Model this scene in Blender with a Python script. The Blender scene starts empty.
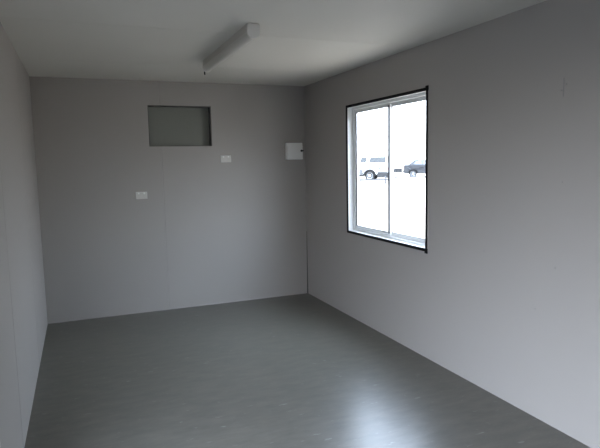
import bpy, bmesh, math
from mathutils import Vector, Matrix
sc = bpy.context.scene
COL = sc.collection
PI = math.pi

# ------------------------------------------------------------------ helpers
def link(name, bm, mat, parent=None, smooth=False, bevel=0.0, segs=2):
    me = bpy.data.meshes.new(name)
    bmesh.ops.recalc_face_normals(bm, faces=bm.faces)
    bm.to_mesh(me); bm.free()
    o = bpy.data.objects.new(name, me); COL.objects.link(o)
    if mat: me.materials.append(mat)
    if parent: o.parent = parent
    if smooth:
        for p in me.polygons: p.use_smooth = True
    if bevel > 0:
        m = o.modifiers.new('bevel', 'BEVEL'); m.width = bevel; m.segments = segs
        m.limit_method = 'ANGLE'; m.angle_limit = math.radians(40)
    return o

def tag(o, label=None, cat=None, group=None, kind=None):
    if label: o['label'] = label
    if cat: o['category'] = cat
    if group: o['group'] = group
    if kind: o['kind'] = kind
    return o

def empty(name, loc, rotz=0.0):
    o = bpy.data.objects.new(name, None); COL.objects.link(o)
    o.location = loc; o.rotation_euler = (0, 0, rotz); o.empty_display_size = .1
    return o

def copy_tree(o, parent=None):
    c = o.copy(); COL.objects.link(c)
    c.parent = parent
    for ch in list(o.children): copy_tree(ch, c)
    return c

def box(bm, x0, x1, y0, y1, z0, z1):
    vs = [bm.verts.new((x, y, z)) for x in (x0, x1) for y in (y0, y1) for z in (z0, z1)]
    for f in ((0,1,3,2), (4,6,7,5), (0,4,5,1), (2,3,7,6), (0,2,6,4), (1,5,7,3)):
        bm.faces.new([vs[i] for i in f])

def prism(bm, pts, a, b, axis):
    """extrude a closed 2D outline between a and b along an axis (0 x, 1 y, 2 z)"""
    def P(p, t):
        v = list(p); v.insert(axis, t); return v
    A = [bm.verts.new(P(p, a)) for p in pts]; B = [bm.verts.new(P(p, b)) for p in pts]
    n = len(pts)
    bm.faces.new(A); bm.faces.new(B[::-1])
    for i in range(n):
        bm.faces.new((A[i], B[i], B[(i+1) % n], A[(i+1) % n]))

def lathe(bm, prof, axis='Y', n=32, off=(0, 0, 0)):
    """revolve (radius, along) pairs about an axis"""
    rings = []
    for r, t in prof:
        ring = []
        for i in range(n):
            a = 2*PI*i/n; c, s = r*math.cos(a), r*math.sin(a)
            v = (c, t, s) if axis == 'Y' else ((c, s, t) if axis == 'Z' else (t, c, s))
            ring.append(bm.verts.new(Vector(v)+Vector(off)))
        rings.append(ring)
    for k in range(len(rings)-1):
        for i in range(n):
            j = (i+1) % n
            bm.faces.new((rings[k][i], rings[k][j], rings[k+1][j], rings[k+1][i]))
    bm.faces.new(rings[0]); bm.faces.new(rings[-1][::-1])

def slab(name, mat, umax, vmax, thick, place, holes=(), grooves=(), us=(), u0=0.0, v0=0.0, gw=.003, gd=.004):
    """solid wall slab: u,v grid with rectangular holes and pressed V-grooves along v;
       place(u, v, d) -> world point, d = distance behind the inner face"""
    U = {u0, umax}; V = {v0, vmax}; gset = set()
    for h in holes: U |= {h[0], h[1]}; V |= {h[2], h[3]}
    for g in grooves: U |= {g-gw, g, g+gw}; gset.add(g)
    for u in us: U.add(u)
    U = sorted(U); V = sorted(V)
    bm = bmesh.new()
    F = {}; B = {}
    for i, u in enumerate(U):
        for j, v in enumerate(V):
            F[i, j] = bm.verts.new(place(u, v, gd if u in gset else 0.0))
            B[i, j] = bm.verts.new(place(u, v, thick))
    solid = {}
    for i in range(len(U)-1):
        for j in range(len(V)-1):
            cu, cv = (U[i]+U[i+1])/2, (V[j]+V[j+1])/2
            solid[i, j] = not any(h[0] < cu < h[1] and h[2] < cv < h[3] for h in holes)
    for (i, j), s in solid.items():
        if not s: continue
        bm.faces.new((F[i, j], F[i+1, j], F[i+1, j+1], F[i, j+1]))
        bm.faces.new((B[i, j], B[i, j+1], B[i+1, j+1], B[i+1, j]))
        for di, dj, e in ((-1, 0, ((i, j), (i, j+1))), (1, 0, ((i+1, j), (i+1, j+1))),
                          (0, -1, ((i, j), (i+1, j))), (0, 1, ((i, j+1), (i+1, j+1)))):
            if not solid.get((i+di, j+dj), False):
                a, b = e
                bm.faces.new((F[a], F[b], B[b], B[a]))
    for v in [v for v in bm.verts if not v.link_faces]: bm.verts.remove(v)
    return tag(link(name, bm, mat), kind='structure')

# ------------------------------------------------------------------ materials
def newmat(name):
    m = bpy.data.materials.new(name); m.use_nodes = True
    nt = m.node_tree
    return m, nt, nt.nodes['Principled BSDF']

def mat(name, col, rough=.5, metal=0.0, var=.04, scale=6.0, bump=0.0, spec=.5, bscale=None):
    m, nt, b = newmat(name)
    tc = nt.nodes.new('ShaderNodeTexCoord')
    nz = nt.nodes.new('ShaderNodeTexNoise'); nz.inputs['Scale'].default_value = scale; nz.inputs['Detail'].default_value = 5
    nt.links.new(tc.outputs['Object'], nz.inputs['Vector'])
    mx = nt.nodes.new('ShaderNodeMix'); mx.data_type = 'RGBA'
    mx.inputs[6].default_value = (*[c*(1-var) for c in col], 1)
    mx.inputs[7].default_value = (*[min(1, c*(1+var)) for c in col], 1)
    nt.links.new(nz.outputs['Fac'], mx.inputs[0]); nt.links.new(mx.outputs[2], b.inputs['Base Color'])
    b.inputs['Roughness'].default_value = rough; b.inputs['Metallic'].default_value = metal
    b.inputs['Specular IOR Level'].default_value = spec
    if bump:
        n2 = nt.nodes.new('ShaderNodeTexNoise'); n2.inputs['Scale'].default_value = bscale or scale*20
        nt.links.new(tc.outputs['Object'], n2.inputs['Vector'])
        bp = nt.nodes.new('ShaderNodeBump'); bp.inputs['Strength'].default_value = bump; bp.inputs['Distance'].default_value = .002
        nt.links.new(n2.outputs['Fac'], bp.inputs['Height']); nt.links.new(bp.outputs['Normal'], b.inputs['Normal'])
    return m

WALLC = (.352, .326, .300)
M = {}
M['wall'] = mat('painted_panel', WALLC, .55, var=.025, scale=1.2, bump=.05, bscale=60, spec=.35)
M['ceil'] = mat('ceiling_panel', (.63, .605, .55), .6, var=.03, scale=1.5, spec=.3)
M['cover'] = mat('recess_board', (.19, .192, .163), .55, var=.04, scale=2.5)
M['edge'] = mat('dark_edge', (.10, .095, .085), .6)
M['white'] = mat('white_plastic', (.80, .79, .76), .4, var=.015)
M['cap'] = mat('end_cap_plastic', (.72, .69, .63), .4, var=.015)
M['bodyshade'] = mat('body_shade_grey', (.07, .07, .072), .6, spec=.3)
M['outlet'] = mat('outlet_plastic', (.58, .56, .52), .4, var=.015)
M['opal'] = mat('opal_acrylic', (.56, .535, .48), .35, var=.01)
M['fitting'] = mat('light_housing', (.50, .47, .42), .45, var=.02)
M['black'] = mat('black_rubber', (.008, .008, .008), .75, var=.1, spec=.2)
M['alu'] = mat('powder_coat', (.78, .78, .77), .4, var=.02)
M['reveal'] = mat('reveal_white', (.84, .84, .82), .45, var=.01)
M['gasket'] = mat('glazing_gasket', (.06, .06, .065), .6)
M['conc'] = mat('yard_ground', (.235, .19, .145), .9, var=.06, scale=.4, spec=.2)
M['bounce_cut_dark'] = mat('bounce_cut_dark', (.05, .047, .044), .9, var=.1, scale=.6, spec=.2)
M['kerb'] = mat('kerb_shadow_dark', (.06, .06, .062), .8, var=.1, spec=.2)  # kerb colour darkened to carry the shadow line under the cars
M['post'] = mat('post_paint', (.03, .03, .035), .6)
M['carwhite'] = mat('white_paint', (.62, .63, .63), .3, var=.01)
M['cardark'] = mat('dark_paint', (.016, .017, .020), .45, var=.02, spec=.3)
M['carglass'] = mat('tinted_glass', (.012, .014, .016), .12)
M['skyglass'] = mat('sky_tone_glass', (.045, .05, .05), .1)  # lightened glass colour stands in for sky showing through the solid cabin
M['tyre'] = mat('tyre_rubber', (.012, .012, .013), .85, spec=.2)
M['rim'] = mat('wheel_rim', (.45, .46, .47), .4, metal=.3)
M['trimblack'] = mat('black_plastic', (.015, .015, .016), .6, spec=.3)
M['red'] = mat('red_lens', (.30, .02, .015), .3)
M['lamp'] = mat('clear_lens', (.6, .6, .6), .2)
M['steel'] = mat('screw_steel', (.30, .29, .28), .5, metal=.4)
M['doorm'] = mat('door_paint', (.58, .57, .55), .5)

# floor: worn grey-green sheet vinyl, streaky, semi-gloss
m, nt, b = newmat('floor_vinyl'); M['floor'] = m
tc = nt.nodes.new('ShaderNodeTexCoord')
mp = nt.nodes.new('ShaderNodeMapping'); mp.inputs['Scale'].default_value = (2.2, 6.0, 1); mp.inputs['Rotation'].default_value = (0, 0, .25)
nt.links.new(tc.outputs['Object'], mp.inputs['Vector'])
n1 = nt.nodes.new('ShaderNodeTexNoise'); n1.inputs['Scale'].default_value = 2.6; n1.inputs['Detail'].default_value = 8; n1.inputs['Roughness'].default_value = .65
nt.links.new(mp.outputs['Vector'], n1.inputs['Vector'])
cr = nt.nodes.new('ShaderNodeValToRGB')
cr.color_ramp.elements[0].position = .22; cr.color_ramp.elements[0].color = (.074, .070, .058, 1)
cr.color_ramp.elements[1].position = .72; cr.color_ramp.elements[1].color = (.138, .127, .105, 1)
nt.links.new(n1.outputs['Fac'], cr.inputs['Fac'])
n2 = nt.nodes.new('ShaderNodeTexNoise'); n2.inputs['Scale'].default_value = 5.5; n2.inputs['Detail'].default_value = 3
nt.links.new(mp.outputs['Vector'], n2.inputs['Vector'])
c2 = nt.nodes.new('ShaderNodeValToRGB')
c2.color_ramp.elements[0].position = .66; c2.color_ramp.elements[0].color = (0, 0, 0, 1)
c2.color_ramp.elements[1].position = .76; c2.color_ramp.elements[1].color = (1, 1, 1, 1)
nt.links.new(n2.outputs['Fac'], c2.inputs['Fac'])
mx = nt.nodes.new('ShaderNodeMix'); mx.data_type = 'RGBA'
nt.links.new(c2.outputs['Color'], mx.inputs[0]); nt.links.new(cr.outputs['Color'], mx.inputs[6])
mx.inputs[7].default_value = (.20, .20, .18, 1)
nt.links.new(mx.outputs[2], b.inputs['Base Color'])
mr = nt.nodes.new('ShaderNodeMapRange'); mr.inputs['To Min'].default_value = .24; mr.inputs['To Max'].default_value = .39
nt.links.new(n1.outputs['Fac'], mr.inputs['Value']); nt.links.new(mr.outputs['Result'], b.inputs['Roughness'])
b.inputs['Specular IOR Level'].default_value = .47
bp = nt.nodes.new('ShaderNodeBump'); bp.inputs['Strength'].default_value = .03; bp.inputs['Distance'].default_value = .003
nt.links.new(n1.outputs['Fac'], bp.inputs['Height']); nt.links.new(bp.outputs['Normal'], b.inputs['Normal'])

# clear window glass: clear sheet with surface reflection
m = bpy.data.materials.new('window_glass'); m.use_nodes = True; M['glass'] = m
nt = m.node_tree; nt.nodes.remove(nt.nodes['Principled BSDF'])
tr = nt.nodes.new('ShaderNodeBsdfTransparent'); tr.inputs['Color'].default_value = (.97, .98, .975, 1)
gl = nt.nodes.new('ShaderNodeBsdfGlossy'); gl.inputs['Roughness'].default_value = .02
lw = nt.nodes.new('ShaderNodeLayerWeight')
pw = nt.nodes.new('ShaderNodeMath'); pw.operation = 'POWER'; pw.inputs[1].default_value = 5; nt.links.new(lw.outputs['Facing'], pw.inputs[0])
fr = nt.nodes.new('ShaderNodeMath'); fr.operation = 'MULTIPLY_ADD'; fr.inputs[1].default_value = .9; fr.inputs[2].default_value = .04
nt.links.new(pw.outputs[0], fr.inputs[0])
ms = nt.nodes.new('ShaderNodeMixShader')
nt.links.new(fr.outputs[0], ms.inputs[0]); nt.links.new(tr.outputs[0], ms.inputs[1]); nt.links.new(gl.outputs[0], ms.inputs[2])
nt.links.new(ms.outputs[0], nt.nodes['Material Output'].inputs['Surface'])

# ------------------------------------------------------------------ room shell
W, H, L = 2.811, 2.40, 6.35          # width, height, length; far wall at y = 0, near wall at y = -L
T = .075
CY = -5.8295
slab('floor', M['floor'], W+T, L+T, .07, lambda u, v, d: (u, -v, -d), u0=-T, v0=-T)
slab('ceiling', M['ceil'], L+T, W+T, .08, lambda u, v, d: (v, -u, H+d), grooves=(.95, 2.22, 3.45, 4.65, 5.85), u0=-T, v0=-T)
RX0, RX1, RZ0, RZ1 = 1.070, 1.726, 1.736, 2.155
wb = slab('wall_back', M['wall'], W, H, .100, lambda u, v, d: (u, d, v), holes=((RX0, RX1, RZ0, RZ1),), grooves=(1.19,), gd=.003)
DY0, DY1, DZ = 3.45, 5.15, 2.08
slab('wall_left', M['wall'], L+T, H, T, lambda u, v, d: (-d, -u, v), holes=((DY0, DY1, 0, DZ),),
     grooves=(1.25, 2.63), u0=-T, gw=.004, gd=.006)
WY0, WY1, WZ0, WZ1 = 1.064, 2.362, .858, 2.062
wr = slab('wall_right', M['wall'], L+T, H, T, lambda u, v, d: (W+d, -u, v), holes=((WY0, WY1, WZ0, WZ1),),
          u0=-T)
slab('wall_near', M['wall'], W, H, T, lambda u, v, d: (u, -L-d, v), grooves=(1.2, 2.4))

# small screw heads along the joint of the window wall
bm = bmesh.new(); lathe(bm, ((.0045, -.0012), (.0045, .0), (.003, .002)), 'X', 12)
bmesh.ops.scale(bm, vec=(-1, 1, 1), verts=bm.verts)
s0 = link('screw_head', bm, M['steel'], wr)
pts = [(-3.613, 1.408), (-3.585, .926), (-3.007, .939), (-3.59, 1.90), (-3.62, 1.93), (-3.45, .66)]
for i, (y, z) in enumerate(pts):
    o = s0 if i == 0 else s0.copy()
    if i: COL.objects.link(o); o.parent = wr
    o.location = (W, y, z)
# short scuffed nick high on the window wall
bm = bmesh.new(); box(bm, W-.0012, W+.001, -3.606, -3.600, 1.865, 1.965)
link('scuff_mark', bm, M['steel'], wr)

# far corner: thin dark sealant bead low in the corner
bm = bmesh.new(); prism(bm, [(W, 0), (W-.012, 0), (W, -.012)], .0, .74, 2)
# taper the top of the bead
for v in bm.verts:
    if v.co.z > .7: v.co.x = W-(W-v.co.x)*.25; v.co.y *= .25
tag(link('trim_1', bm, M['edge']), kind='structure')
# thin pale bead where the far wall meets the floor
bm = bmesh.new(); prism(bm, [(0, 0), (-.007, 0), (-.003, .006), (0, .012)], 0, W-.02, 0)
tag(link('baseboard_back', bm, M['wall']), kind='structure')

# closed-off opening high on the far wall
t = empty('mounted_cover_board', ((RX0+RX1)/2, .1122, RZ0))
tag(t, 'grey-green board closing the rectangular recess high on the far wall', 'panel')
bm = bmesh.new(); box(bm, -(RX1-RX0)/2-.04, (RX1-RX0)/2+.04, -.012, .012, -.04, RZ1-RZ0+.04)
link('board', bm, M['cover'], t)
e = .006
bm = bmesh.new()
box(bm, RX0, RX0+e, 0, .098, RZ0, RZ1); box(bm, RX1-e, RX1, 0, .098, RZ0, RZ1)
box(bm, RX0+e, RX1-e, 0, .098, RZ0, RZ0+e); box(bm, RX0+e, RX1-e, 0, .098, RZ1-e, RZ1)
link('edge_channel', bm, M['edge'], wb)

# ------------------------------------------------------------------ window (sliding, two sashes)
win = empty('window_1', (W, 0, 0)); tag(win, kind='structure')
y0, y1, z0, z1 = -WY0, -WY1, WZ0, WZ1           # y0 far side, y1 near side
def ring(bm, x0, x1, ya, yb, za, zb, w):
    """rectangular frame; ya > yb; members of width w inward"""
    ws = w if isinstance(w, tuple) else (w,)*4  # far, near, bottom, top
    box(bm, x0, x1, ya-ws[0], ya, za, zb); box(bm, x0, x1, yb, yb+ws[1], za, zb)
    box(bm, x0, x1, yb+ws[1], ya-ws[0], za, za+ws[2]); box(bm, x0, x1, yb+ws[1], ya-ws[0], zb-ws[3], zb)
bm = bmesh.new(); ring(bm, -.009, 0, y0+.017, y1-.015, z0-.016, z1+.016, (.024, .018, .024, .024))
link('rubber_seal', bm, M['black'], win, bevel=.002)
for (yy, zz) in ((y1-.008, z1+.010), (y1-.008, z0-.010)):
    bm = bmesh.new(); box(bm, -.013, 0, yy-.016, yy+.013, zz-.020, zz+.018)
    link('seal_corner', bm, M['black'], win, bevel=.004)
bm = bmesh.new(); ring(bm, .001, .052, y0, y1, z0, z1, .004)
link('reveal', bm, M['reveal'], win)
bm = bmesh.new()
ring(bm, .052, .110, y0, y1, z0, z1, (.022, .022, .024, .026))
box(bm, .072, .076, y1+.022, y0-.022, z0+.024, z0+.034)       # bottom track fins
box(bm, .090, .094, y1+.022, y0-.022, z0+.024, z0+.034)
link('window_frame', bm, M['alu'], win, bevel=.0015)
mid = -1.737
def sash(ya, yb, xa, xb, wf, wn, bead):
    bm = bmesh.new(); za, zb = z0+.026, z1-.028
    ring(bm, xa, xb, ya, yb, za, zb, (wf, wn, .036, .034))
    s = link('sash', bm, M['alu'], win, bevel=.0015)
    bm = bmesh.new(); ring(bm, xa-.0015, xa+.001, ya-wf+.0045, yb+wn-.0045, za+.0325, zb-.0305, (bead, .005, .005, .005))
    link('glazing_bead', bm, M['gasket'], s)
    bm = bmesh.new(); xm = (xa+xb)/2
    box(bm, xm-.002, xm+.002, yb+wn-.004, ya-wf+.004, za+.033, zb-.031)
    link('glass_pane', bm, M['glass'], s)
    return s
sA = sash(y0-.023, mid-.012, .058, .072, .046, .026, .019)
sB = sash(mid+.012, y1+.023, .076, .090, .026, .030, .002)
bm = bmesh.new(); box(bm, .046, .059, mid-.010, mid+.006, z0+.05, z1-.05)
link('interlock_strip', bm, M['gasket'], sA)

# ------------------------------------------------------------------ unseen open doorway, placed and widened to light the window wall
dr = empty('unseen_door_1', (0, 0, 0)); tag(dr, kind='structure')
bm = bmesh.new()
box(bm, -.095, .012, -DY0-.03, -DY0, 0, DZ); box(bm, -.095, .012, -DY1, -DY1+.03, 0, DZ); box(bm, -.095, .012, -DY1+.03, -DY0-.03, DZ-.03, DZ)
link('door_frame', bm, M['alu'], dr)
bm = bmesh.new(); box(bm, -.155, -.115, -DY1-.80, -DY1-.01, .01, DZ-.035)
dl = link('door_leaf', bm, M['doorm'], dr, bevel=.003)
bm = bmesh.new(); lathe(bm, ((.012, 0), (.012, .045), (.027, .05), (.027, .075), (.02, .082)), 'X', 20, (-.115, -DY1-.73, 1.0))
link('door_knob', bm, M['rim'], dl, smooth=True)

# ------------------------------------------------------------------ fluorescent batten on the ceiling
LX, LYN, LYF = 1.425, -2.52, -1.20
t = empty('ceiling_light', (LX, (LYN+LYF)/2, H))
tag(t, 'long white fluorescent batten light with opal cover on the ceiling', 'ceiling light')
hl = (LYF-LYN)/2
bm = bmesh.new(); prism(bm, [(-.036, 0), (-.036, -.052), (.036, -.052), (.036, 0)], -hl+.012, hl-.012, 1)
link('housing', bm, M['fitting'], t)
def arcp(rx, rz, zc): return [(rx*math.cos(PI+PI*k/16), zc+rz*math.sin(PI+PI*k/16)) for k in range(17)]
bm = bmesh.new(); prism(bm, [(-.037, -.046)] + arcp(.037, .030, -.056) + [(.037, -.046)], -hl+.014, hl-.014, 1)
link('diffuser', bm, M['opal'], t)
def capshape(ya, yb):
    bm = bmesh.new()
    prism(bm, [(-.034, 0), (-.039, -.025)] + arcp(.040, .038, -.054) + [(.039, -.025), (.034, 0)], ya, yb, 1); return bm
link('end_cap', capshape(-hl, -hl+.020), M['cap'], t, bevel=.003)
link('end_cap', capshape(hl-.020, hl), M['cap'], t, bevel=.003)
bm = bmesh.new(); lathe(bm, ((.006, -.100), (.006, -.045), (.004, -.04)), 'Z', 12, (-.018, hl+.006, -.01))
link('starter_stub', bm, M['trimblack'], t, smooth=False)

# ------------------------------------------------------------------ wall outlets (double, on the far wall)
def outlet(loc, label):
    t = empty('wall_outlet', loc)
    tag(t, label, 'outlet', 'white double outlets on the far wall')
    bm = bmesh.new(); box(bm, -.0575, .0575, -.011, 0, -.037, .037)
    link('faceplate', bm, M['outlet'], t, bevel=.004)
    for s in (-1, 1):
        bm = bmesh.new(); prism(bm, [(-.011, .013), (-.0155, .020), (-.0125, .030), (-.011, .030)], s*.028-.008, s*.028+.008, 0)
        link('switch', bm, M['white'], t)
        bm = bmesh.new()
        for dx, a in ((-.0075, .5), (.0075, -.5), (0, 0)):
            zc = -.006 if a else -.021
            b2 = bmesh.new(); box(b2, -.0009, .0009, -.0114, -.0102, -.004, .004)
            bmesh.ops.transform(b2, matrix=Matrix.Translation((s*.028+dx, 0, zc)) @ Matrix.Rotation(a, 4, 'Y'), verts=b2.verts)
            me = bpy.data.meshes.new('tmp'); b2.to_mesh(me); b2.free(); bm.from_mesh(me); bpy.data.meshes.remove(me)
        link('socket', bm, M['fitting'], t)
    return t
o1 = outlet((.9645, 0, 1.235), 'white double wall outlet lower left of the recess on the far wall')
o2 = copy_tree(o1); o2.location = (1.870, 0, 1.595)
tag(o2, 'white double wall outlet just below the lower right corner of the wall recess')

# ------------------------------------------------------------------ switchboard box
BX0, BX1, BZ0, BZ1 = 2.562, 2.752, 1.575, 1.762
t = empty('switchboard_box', ((BX0+BX1)/2, 0, BZ0))
tag(t, 'small square white switchboard box with black latch on the far wall near the corner', 'switchboard')
bw, bh = (BX1-BX0)/2, BZ1-BZ0
bm = bmesh.new(); box(bm, -bw, bw, -.062, 0, 0, bh); link('enclosure', bm, M['white'], t, bevel=.005)
bm = bmesh.new(); box(bm, -bw+.006, bw-.004, -.076, -.062, .028, bh-.030)
lid = link('cover', bm, M['white'], t, bevel=.004)
bm = bmesh.new(); box(bm, -bw, bw, -.070, -.060, .002, .022); link('bottom_rail', bm, M['white'], t, bevel=.003)
bm = bmesh.new(); lathe(bm, ((.011, -.088), (.012, -.080), (.012, -.076)), 'Y', 20, (bw-.020, 0, bh*.52))
link('latch', bm, M['black'], lid)
bm = bmesh.new(); box(bm, bw-.018, bw+.006, -.083, -.074, bh*.52-.004, bh*.52+.004)
link('hasp', bm, M['black'], lid)

# ------------------------------------------------------------------ yard outside
GZ = -.10
bm = bmesh.new()
vs = [bm.verts.new((x, y, z)) for z in (GZ, GZ-.3) for x, y in ((-140, -140), (260, -140), (260, 260), (-140, 260))]
bm.faces.new(vs[:4]); bm.faces.new(vs[4:][::-1])
for i in range(4): bm.faces.new((vs[i], vs[(i+1) % 4], vs[4+(i+1) % 4], vs[4+i]))
tag(link('ground', bm, M['conc']), kind='structure')
# unseen dark ground sheet, added to cut bounce light through the doorway
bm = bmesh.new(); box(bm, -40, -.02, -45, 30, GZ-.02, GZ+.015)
tag(link('bounce_cut_sheet', bm, M['bounce_cut_dark']), kind='structure')

def wheel_mesh(r, w):
    bm = bmesh.new(); q = r*.16
    lathe(bm, ((r*.60, -w/2+.01), (r*.86, -w/2), (r, -w/2+q*.5), (r, w/2-q*.5), (r*.86, w/2), (r*.60, w/2-.01)), 'Y', 28)
    tyre = bm
    bm = bmesh.new()
    lathe(bm, ((r*.16, w/2+.008), (r*.26, w/2-.005), (r*.40, w/2-.03), (r*.56, w/2-.012), (r*.62, w/2+.002), (r*.62, -w/2+.02), (r*.2, -w/2+.02))[::-1], 'Y', 28)
    return tyre, bm

def vehicle(name, loc, rot, label, cat, paint, side, arch, r, ax0, ax1, hw, green, belt, roofw, wins, wt=.22):
    """X forward, Y left, Z up, origin on the ground under the middle of the rear axle.
       side: outline of the lower body (arches cut in by code); green: 4 (x,z) points of the cabin bottom-rear, bottom-front, top-front, top-rear"""
    t = empty(name, loc, rot); tag(t, label, cat)
    low = []
    def arc(cx):
        return [(cx+arch*math.cos(a), r+arch*math.sin(a)) for a in [PI*k/12 for k in range(13)]]
    sill = side['sill']
    pts = list(side['top'])                                     # rear bottom -> over the top -> front bottom
    A0 = [(x, max(z, sill)) for x, z in arc(ax0)]; A1 = [(x, max(z, sill)) for x, z in arc(ax1)]
    pts += A1 + A0
    bm = bmesh.new(); prism(bm, pts, -hw, hw, 1)
    for v in bm.verts:                                            # slight tuck of the upper body
        if v.co.z > sill+.35: v.co.y *= .97
    body = link('body', bm, paint, t, bevel=.03)
    (a, b_, c, d) = green
    bm = bmesh.new(); hb = hw*.97
    q = [bm.verts.new((p[0], s*(hb if k < 2 else roofw), p[1])) for s in (-1, 1) for k, p in enumerate(green)]
    bm.faces.new(q[0:4]); bm.faces.new(q[4:8][::-1])
    for i in range(4): bm.faces.new((q[i], q[4+i], q[4+(i+1) % 4], q[(i+1) % 4]))
    link('cabin', bm, paint, t, bevel=.04)
    def sidept(u, v, s, o):
        x = (a[0]*(1-u)+b_[0]*u)*(1-v)+(d[0]*(1-u)+c[0]*u)*v
        z = (a[1]*(1-u)+b_[1]*u)*(1-v)+(d[1]*(1-u)+c[1]*u)*v
        return (x, s*((hb*(1-v)+roofw*v)+o), z)
    for s in (-1, 1):
        for (u0, u1, u2, u3) in wins:                              # bottom u0..u1, top u3..u2
            bm = bmesh.new(); P = [(u0, .10), (u1, .10), (u2, .84), (u3, .84)]
            I = [bm.verts.new(sidept(u, v, s, -.02)) for u, v in P]; O = [bm.verts.new(sidept(u, v, s, .008)) for u, v in P]
            bm.faces.new(I); bm.faces.new(O[::-1])
            for i in range(4): bm.faces.new((I[i], O[i], O[(i+1) % 4], I[(i+1) % 4]))
            link('side_window', bm, M['carglass'], t)
    for nm, (p, q2), sg in (('windscreen', (b_, c), 1), ('rear_window', (a, d), -1)):
        bm = bmesh.new()
        def ept(v, s, o):
            n = Vector((q2[1]-p[1], 0, p[0]-q2[0])).normalized()*sg
            return (p[0]*(1-v)+q2[0]*v+n.x*o, s*(hb*(1-v)+roofw*v)*.88, p[1]*(1-v)+q2[1]*v+n.z*o)
        P = [(.12, -1), (.12, 1), (.88, 1), (.88, -1)]
        I = [bm.verts.new(ept(v, s, -.02)) for v, s in P]; O = [bm.verts.new(ept(v, s, .008)) for v, s in P]
        bm.faces.new(I); bm.faces.new(O[::-1])
        for i in range(4): bm.faces.new((I[i], O[i], O[(i+1) % 4], I[(i+1) % 4]))
        link(nm, bm, M['carglass'], t)
    ty, rm = wheel_mesh(r, wt)
    first = None
    for cx in (ax0, ax1):
        for s in (1, -1):
            if first is None:
                first = link('wheel', ty, M['tyre'], t); rim = link('rim', rm, M['rim'], first); o = first
            else:
                o = first.copy(); COL.objects.link(o); c2 = rim.copy(); COL.objects.link(c2); c2.parent = o; o.parent = t
            o.location = (cx, s*(hw-wt/2+.005), r); o.rotation_euler = (0, 0, 0 if s > 0 else PI)
    # dark floorpan and wheel housings between the wheels
    bm = bmesh.new(); xs = [p[0] for p in side['top']]
    box(bm, min(xs)+.3, max(xs)-.3, -hw+.26, hw-.26, sill-.02, sill+.35); link('underbody', bm, M['trimblack'], t)
    return t

# white four-wheel-drive wagon, tail towards the right
a1 = math.radians(139)
f1 = Vector((math.cos(a1), math.sin(a1), 0)); l1 = Vector((-f1.y, f1.x, 0))
c1 = Vector((23.1, 34.45, GZ)); o1p = c1 - l1*.82
v1 = vehicle('parked_wagon', o1p, a1, 'white boxy four-wheel-drive wagon seen through the left window pane', 'car', M['carwhite'],
    dict(sill=.52, top=[(-1.48, .52), (-1.52, .70), (-1.50, 1.42), (2.55, 1.42), (2.70, 1.32), (3.62, 1.22), (3.70, 1.1), (3.72, .55)]),
    .50, .41, 0.0, 2.78, .93, ((-1.47, 1.42), (2.35, 1.42), (1.85, 2.05), (-1.40, 2.05)), 1.42, .82,
    ((.03, .40, .41, .03), (.48, .62, .63, .48), (.67, .93, .88, .68)), wt=.26)
bm = bmesh.new(); box(bm, -1.66, -1.50, -.90, .90, .34, .66); box(bm, -1.50, -.62, .78, .94, .24, .72); box(bm, -1.50, -.62, -.94, -.78, .24, .72); link('rear_bumper', bm, M['trimblack'], v1, bevel=.02)
bm = bmesh.new(); box(bm, 3.70, 3.86, -.88, .88, .52, .74); link('front_bumper', bm, M['trimblack'], v1, bevel=.02)
ty, rm = wheel_mesh(.38, .22); o = link('spare_wheel', ty, M['tyre'], v1); q = link('rim', rm, M['rim'], o)
o.location = (-1.62, -.25, 1.10); o.rotation_euler = (0, 0, PI/2)
for s in (-1, 1):
    bm = bmesh.new(); box(bm, -1.53, -1.45, s*.80-.09, s*.80+.09, .80, 1.05); link('tail_light', bm, M['red'], v1, bevel=.01)
    bm = bmesh.new(); box(bm, 3.66, 3.74, s*.68-.13, s*.68+.13, .80, 1.0); link('headlight', bm, M['lamp'], v1, bevel=.01)
    bm = bmesh.new(); box(bm, 2.05, 2.17, s*.98-.10, s*.98+.10, 1.46, 1.68); link('side_mirror', bm, M['trimblack'], v1, bevel=.02)
    bm = bmesh.new()
    for zz in (1.95,): box(bm, -1.2, 1.6, s*.66-.02, s*.66+.02, 2.05, 2.10)
    link('roof_rail', bm, M['trimblack'], v1)
    bm = bmesh.new()
    for k in range(12):
        a, b2 = PI*k/12, PI*(k+1)/12
        for R0, R1 in ((.47, .56),):
            pts = [(R0*math.cos(a), .41+R0*math.sin(a)), (R1*math.cos(a), .41+R1*math.sin(a)), (R1*math.cos(b2), .41+R1*math.sin(b2)), (R0*math.cos(b2), .41+R0*math.sin(b2))]
            prism(bm, pts, s*.90 if s > 0 else -.955, .955 if s > 0 else -.90, 1)
    link('wheel_flare', bm, M['trimblack'], v1)
    bm = bmesh.new(); box(bm, .62, .82, s*.925-.02, s*.925+.02, 1.08, 1.14); link('door_handle', bm, M['trimblack'], v1)
bm = bmesh.new(); box(bm, -.95, -.70, .88, .925, .94, 1.08); link('fuel_flap', bm, M['trimblack'], v1)
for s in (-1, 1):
    bm = bmesh.new(); box(bm, .56, 2.22, s*.92-.03, s*.92+.03, .54, .92); link('lower_body_shade', bm, M['bodyshade'], v1, bevel=.01)  # grey panel standing in for shade on the lower body
    bm = bmesh.new(); box(bm, .50, 2.28, s*.86-.09, s*.86+.09, .34, .50); link('side_step', bm, M['trimblack'], v1, bevel=.02)

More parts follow.
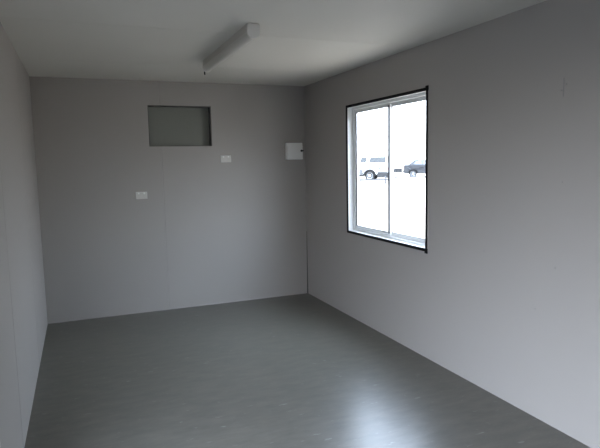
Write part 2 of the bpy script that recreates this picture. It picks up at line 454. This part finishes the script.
# dark car, tail towards the left
a2 = math.radians(-34)
f2 = Vector((math.cos(a2), math.sin(a2), 0)); l2 = Vector((-f2.y, f2.x, 0))
c2 = Vector((29.65, 37.86, GZ)); K2 = 1.10
v2 = vehicle('parked_sedan', c2 + l2*.76*K2, a2, 'dark grey car seen through the right window pane, cut off by the window edge', 'car', M['cardark'],
    dict(sill=.34, top=[(-.72, .36), (-.78, .60), (-.76, 1.02), (-.68, 1.08), (2.10, 1.06), (2.35, 1.04), (3.12, .92), (3.26, .80), (3.28, .40), (3.20, .36)]),
    .39, .32, 0.0, 2.55, .87, ((-.42, 1.07), (2.18, 1.04), (1.35, 1.49), (.16, 1.52)), 1.05, .66,
    ((.16, .46, .44, .16), (.50, .90, .86, .50)), wt=.21)
v2.scale = (K2, K2, K2)
for ch in v2.children:
    if 'window' in ch.name or 'windscreen' in ch.name: ch.data.materials[0] = M['skyglass']
bm = bmesh.new(); box(bm, 3.24, 3.33, -.84, .84, .38, .58); link('front_bumper', bm, M['cardark'], v2, bevel=.02)
bm = bmesh.new(); box(bm, -.84, -.74, -.84, .84, .42, .66); link('rear_bumper', bm, M['cardark'], v2, bevel=.02)
bm = bmesh.new(); box(bm, 3.25, 3.285, -.40, .40, .62, .78); link('grille', bm, M['trimblack'], v2)
for s in (-1, 1):
    bm = bmesh.new(); box(bm, 3.14, 3.275, s*.66-.15, s*.66+.15, .66, .82); link('headlight', bm, M['lamp'], v2, bevel=.01)
    bm = bmesh.new(); box(bm, -.79, -.70, s*.64-.16, s*.64+.16, .76, .94); link('tail_light', bm, M['red'], v2, bevel=.01)
    bm = bmesh.new(); box(bm, 1.78, 1.92, s*.93-.09, s*.93+.09, 1.05, 1.18); link('side_mirror', bm, M['cardark'], v2, bevel=.02)
    bm = bmesh.new(); box(bm, .60, .76, s*.85-.02, s*.85+.02, .86, .89); link('door_handle', bm, M['trimblack'], v2)

# low dark trailer farther off between the two cars
a3 = math.radians(147)
t = empty('flat_trailer', (31.05, 43.75, GZ), a3)
tag(t, 'low dark flat trailer far off between the two parked cars', 'trailer')
bm = bmesh.new(); box(bm, -1.0, .45, -.5, .5, .36, .80); link('tray', bm, M['trimblack'], t, bevel=.01)
bm = bmesh.new(); prism(bm, [(-1.9, -.03), (-1.9, .03), (-1.0, .42), (-1.0, -.42)], .40, .46, 2); link('drawbar', bm, M['trimblack'], t)
ty, rm = wheel_mesh(.26, .16); w0 = link('wheel', ty, M['tyre'], t); r0 = link('rim', rm, M['rim'], w0); w0.location = (.15, .58, .26)
w1 = w0.copy(); COL.objects.link(w1); w1.parent = t; w1.location = (.15, -.58, .26); w1.rotation_euler = (0, 0, PI)
r1 = r0.copy(); COL.objects.link(r1); r1.parent = w1

# bollard and kerbs
t = empty('bollard', (20.41, 27.48, GZ))
tag(t, 'short dark bollard post standing just past the tail of the white wagon', 'bollard')
bm = bmesh.new(); lathe(bm, ((.055, 0), (.055, .50), (.045, .54), (.02, .555)), 'Z', 20); link('post', bm, M['post'], t, smooth=False)
bm = bmesh.new(); lathe(bm, ((.10, 0), (.10, .015), (.06, .02)), 'Z', 20); link('base_flange', bm, M['post'], t)
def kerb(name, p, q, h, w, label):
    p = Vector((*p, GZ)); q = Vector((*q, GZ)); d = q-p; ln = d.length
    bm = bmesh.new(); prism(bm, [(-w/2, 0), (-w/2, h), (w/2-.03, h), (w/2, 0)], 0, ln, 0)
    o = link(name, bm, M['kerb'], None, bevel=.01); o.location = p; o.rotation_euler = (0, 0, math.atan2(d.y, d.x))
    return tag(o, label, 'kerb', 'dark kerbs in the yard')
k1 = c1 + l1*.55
kerb('kerb', (k1+f1*4.6)[:2], (k1-f1*1.75)[:2], .15, .16, 'low kerb running beside the white wagon, shadow line in its dark colour')
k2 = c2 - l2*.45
kerb('kerb', (k2-f2*2.6)[:2], (k2+f2*4.2)[:2], .14, .16, 'low kerb running beside the dark car, shadow line in its dark colour')

# ------------------------------------------------------------------ sky light
w = bpy.data.worlds.new('overcast_sky'); sc.world = w; w.use_nodes = True
nt = w.node_tree; bg = nt.nodes['Background']
tc = nt.nodes.new('ShaderNodeTexCoord'); sx = nt.nodes.new('ShaderNodeSeparateXYZ')
nt.links.new(tc.outputs['Generated'], sx.inputs[0])
cr = nt.nodes.new('ShaderNodeValToRGB'); nt.links.new(sx.outputs['Z'], cr.inputs['Fac'])
cr.color_ramp.elements[0].position = 0.0; cr.color_ramp.elements[0].color = (.30, .31, .325, 1)
cr.color_ramp.elements[1].position = .62; cr.color_ramp.elements[1].color = (.96, 1.0, 1.0, 1)
cr.color_ramp.elements[1].color = (.715, .865, 1.11, 1)
nt.links.new(cr.outputs['Color'], bg.inputs['Color'])
bg.inputs['Strength'].default_value = 26.5
w.cycles.sampling_method = 'AUTOMATIC'

# ------------------------------------------------------------------ camera
F_PX, CX, CZ = 543.987, .3662, 1.5434
yaw, pitch, roll = .3847, -.1130, -.0202
cy, sy, cp, sp = math.cos(yaw), math.sin(yaw), math.cos(pitch), math.sin(pitch)
f = Vector((sy*cp, cy*cp, sp)); r = Vector((cy, -sy, 0)); u = r.cross(f)
R = r*math.cos(roll)+u*math.sin(roll); U = u*math.cos(roll)-r*math.sin(roll)
cam = bpy.data.cameras.new('camera'); co = bpy.data.objects.new('camera', cam); COL.objects.link(co)
Mx = Matrix((R, U, -f)).transposed().to_4x4(); Mx.translation = Vector((CX, CY, CZ)); co.matrix_world = Mx
cam.sensor_fit = 'HORIZONTAL'; cam.sensor_width = 36; cam.lens = 36*F_PX/600; cam.clip_start = .02; cam.clip_end = 600
sc.camera = co

sc.view_settings.view_transform = 'Standard'; sc.view_settings.look = 'None'
sc.view_settings.exposure = 0; sc.view_settings.gamma = 1; sc.view_settings.use_curve_mapping = False
cy_ = sc.cycles
cy_.use_denoising = True; cy_.max_bounces = 16; cy_.diffuse_bounces = 10; cy_.glossy_bounces = 6; cy_.transparent_max_bounces = 12
cy_.sample_clamp_indirect = 0; cy_.caustics_reflective = True
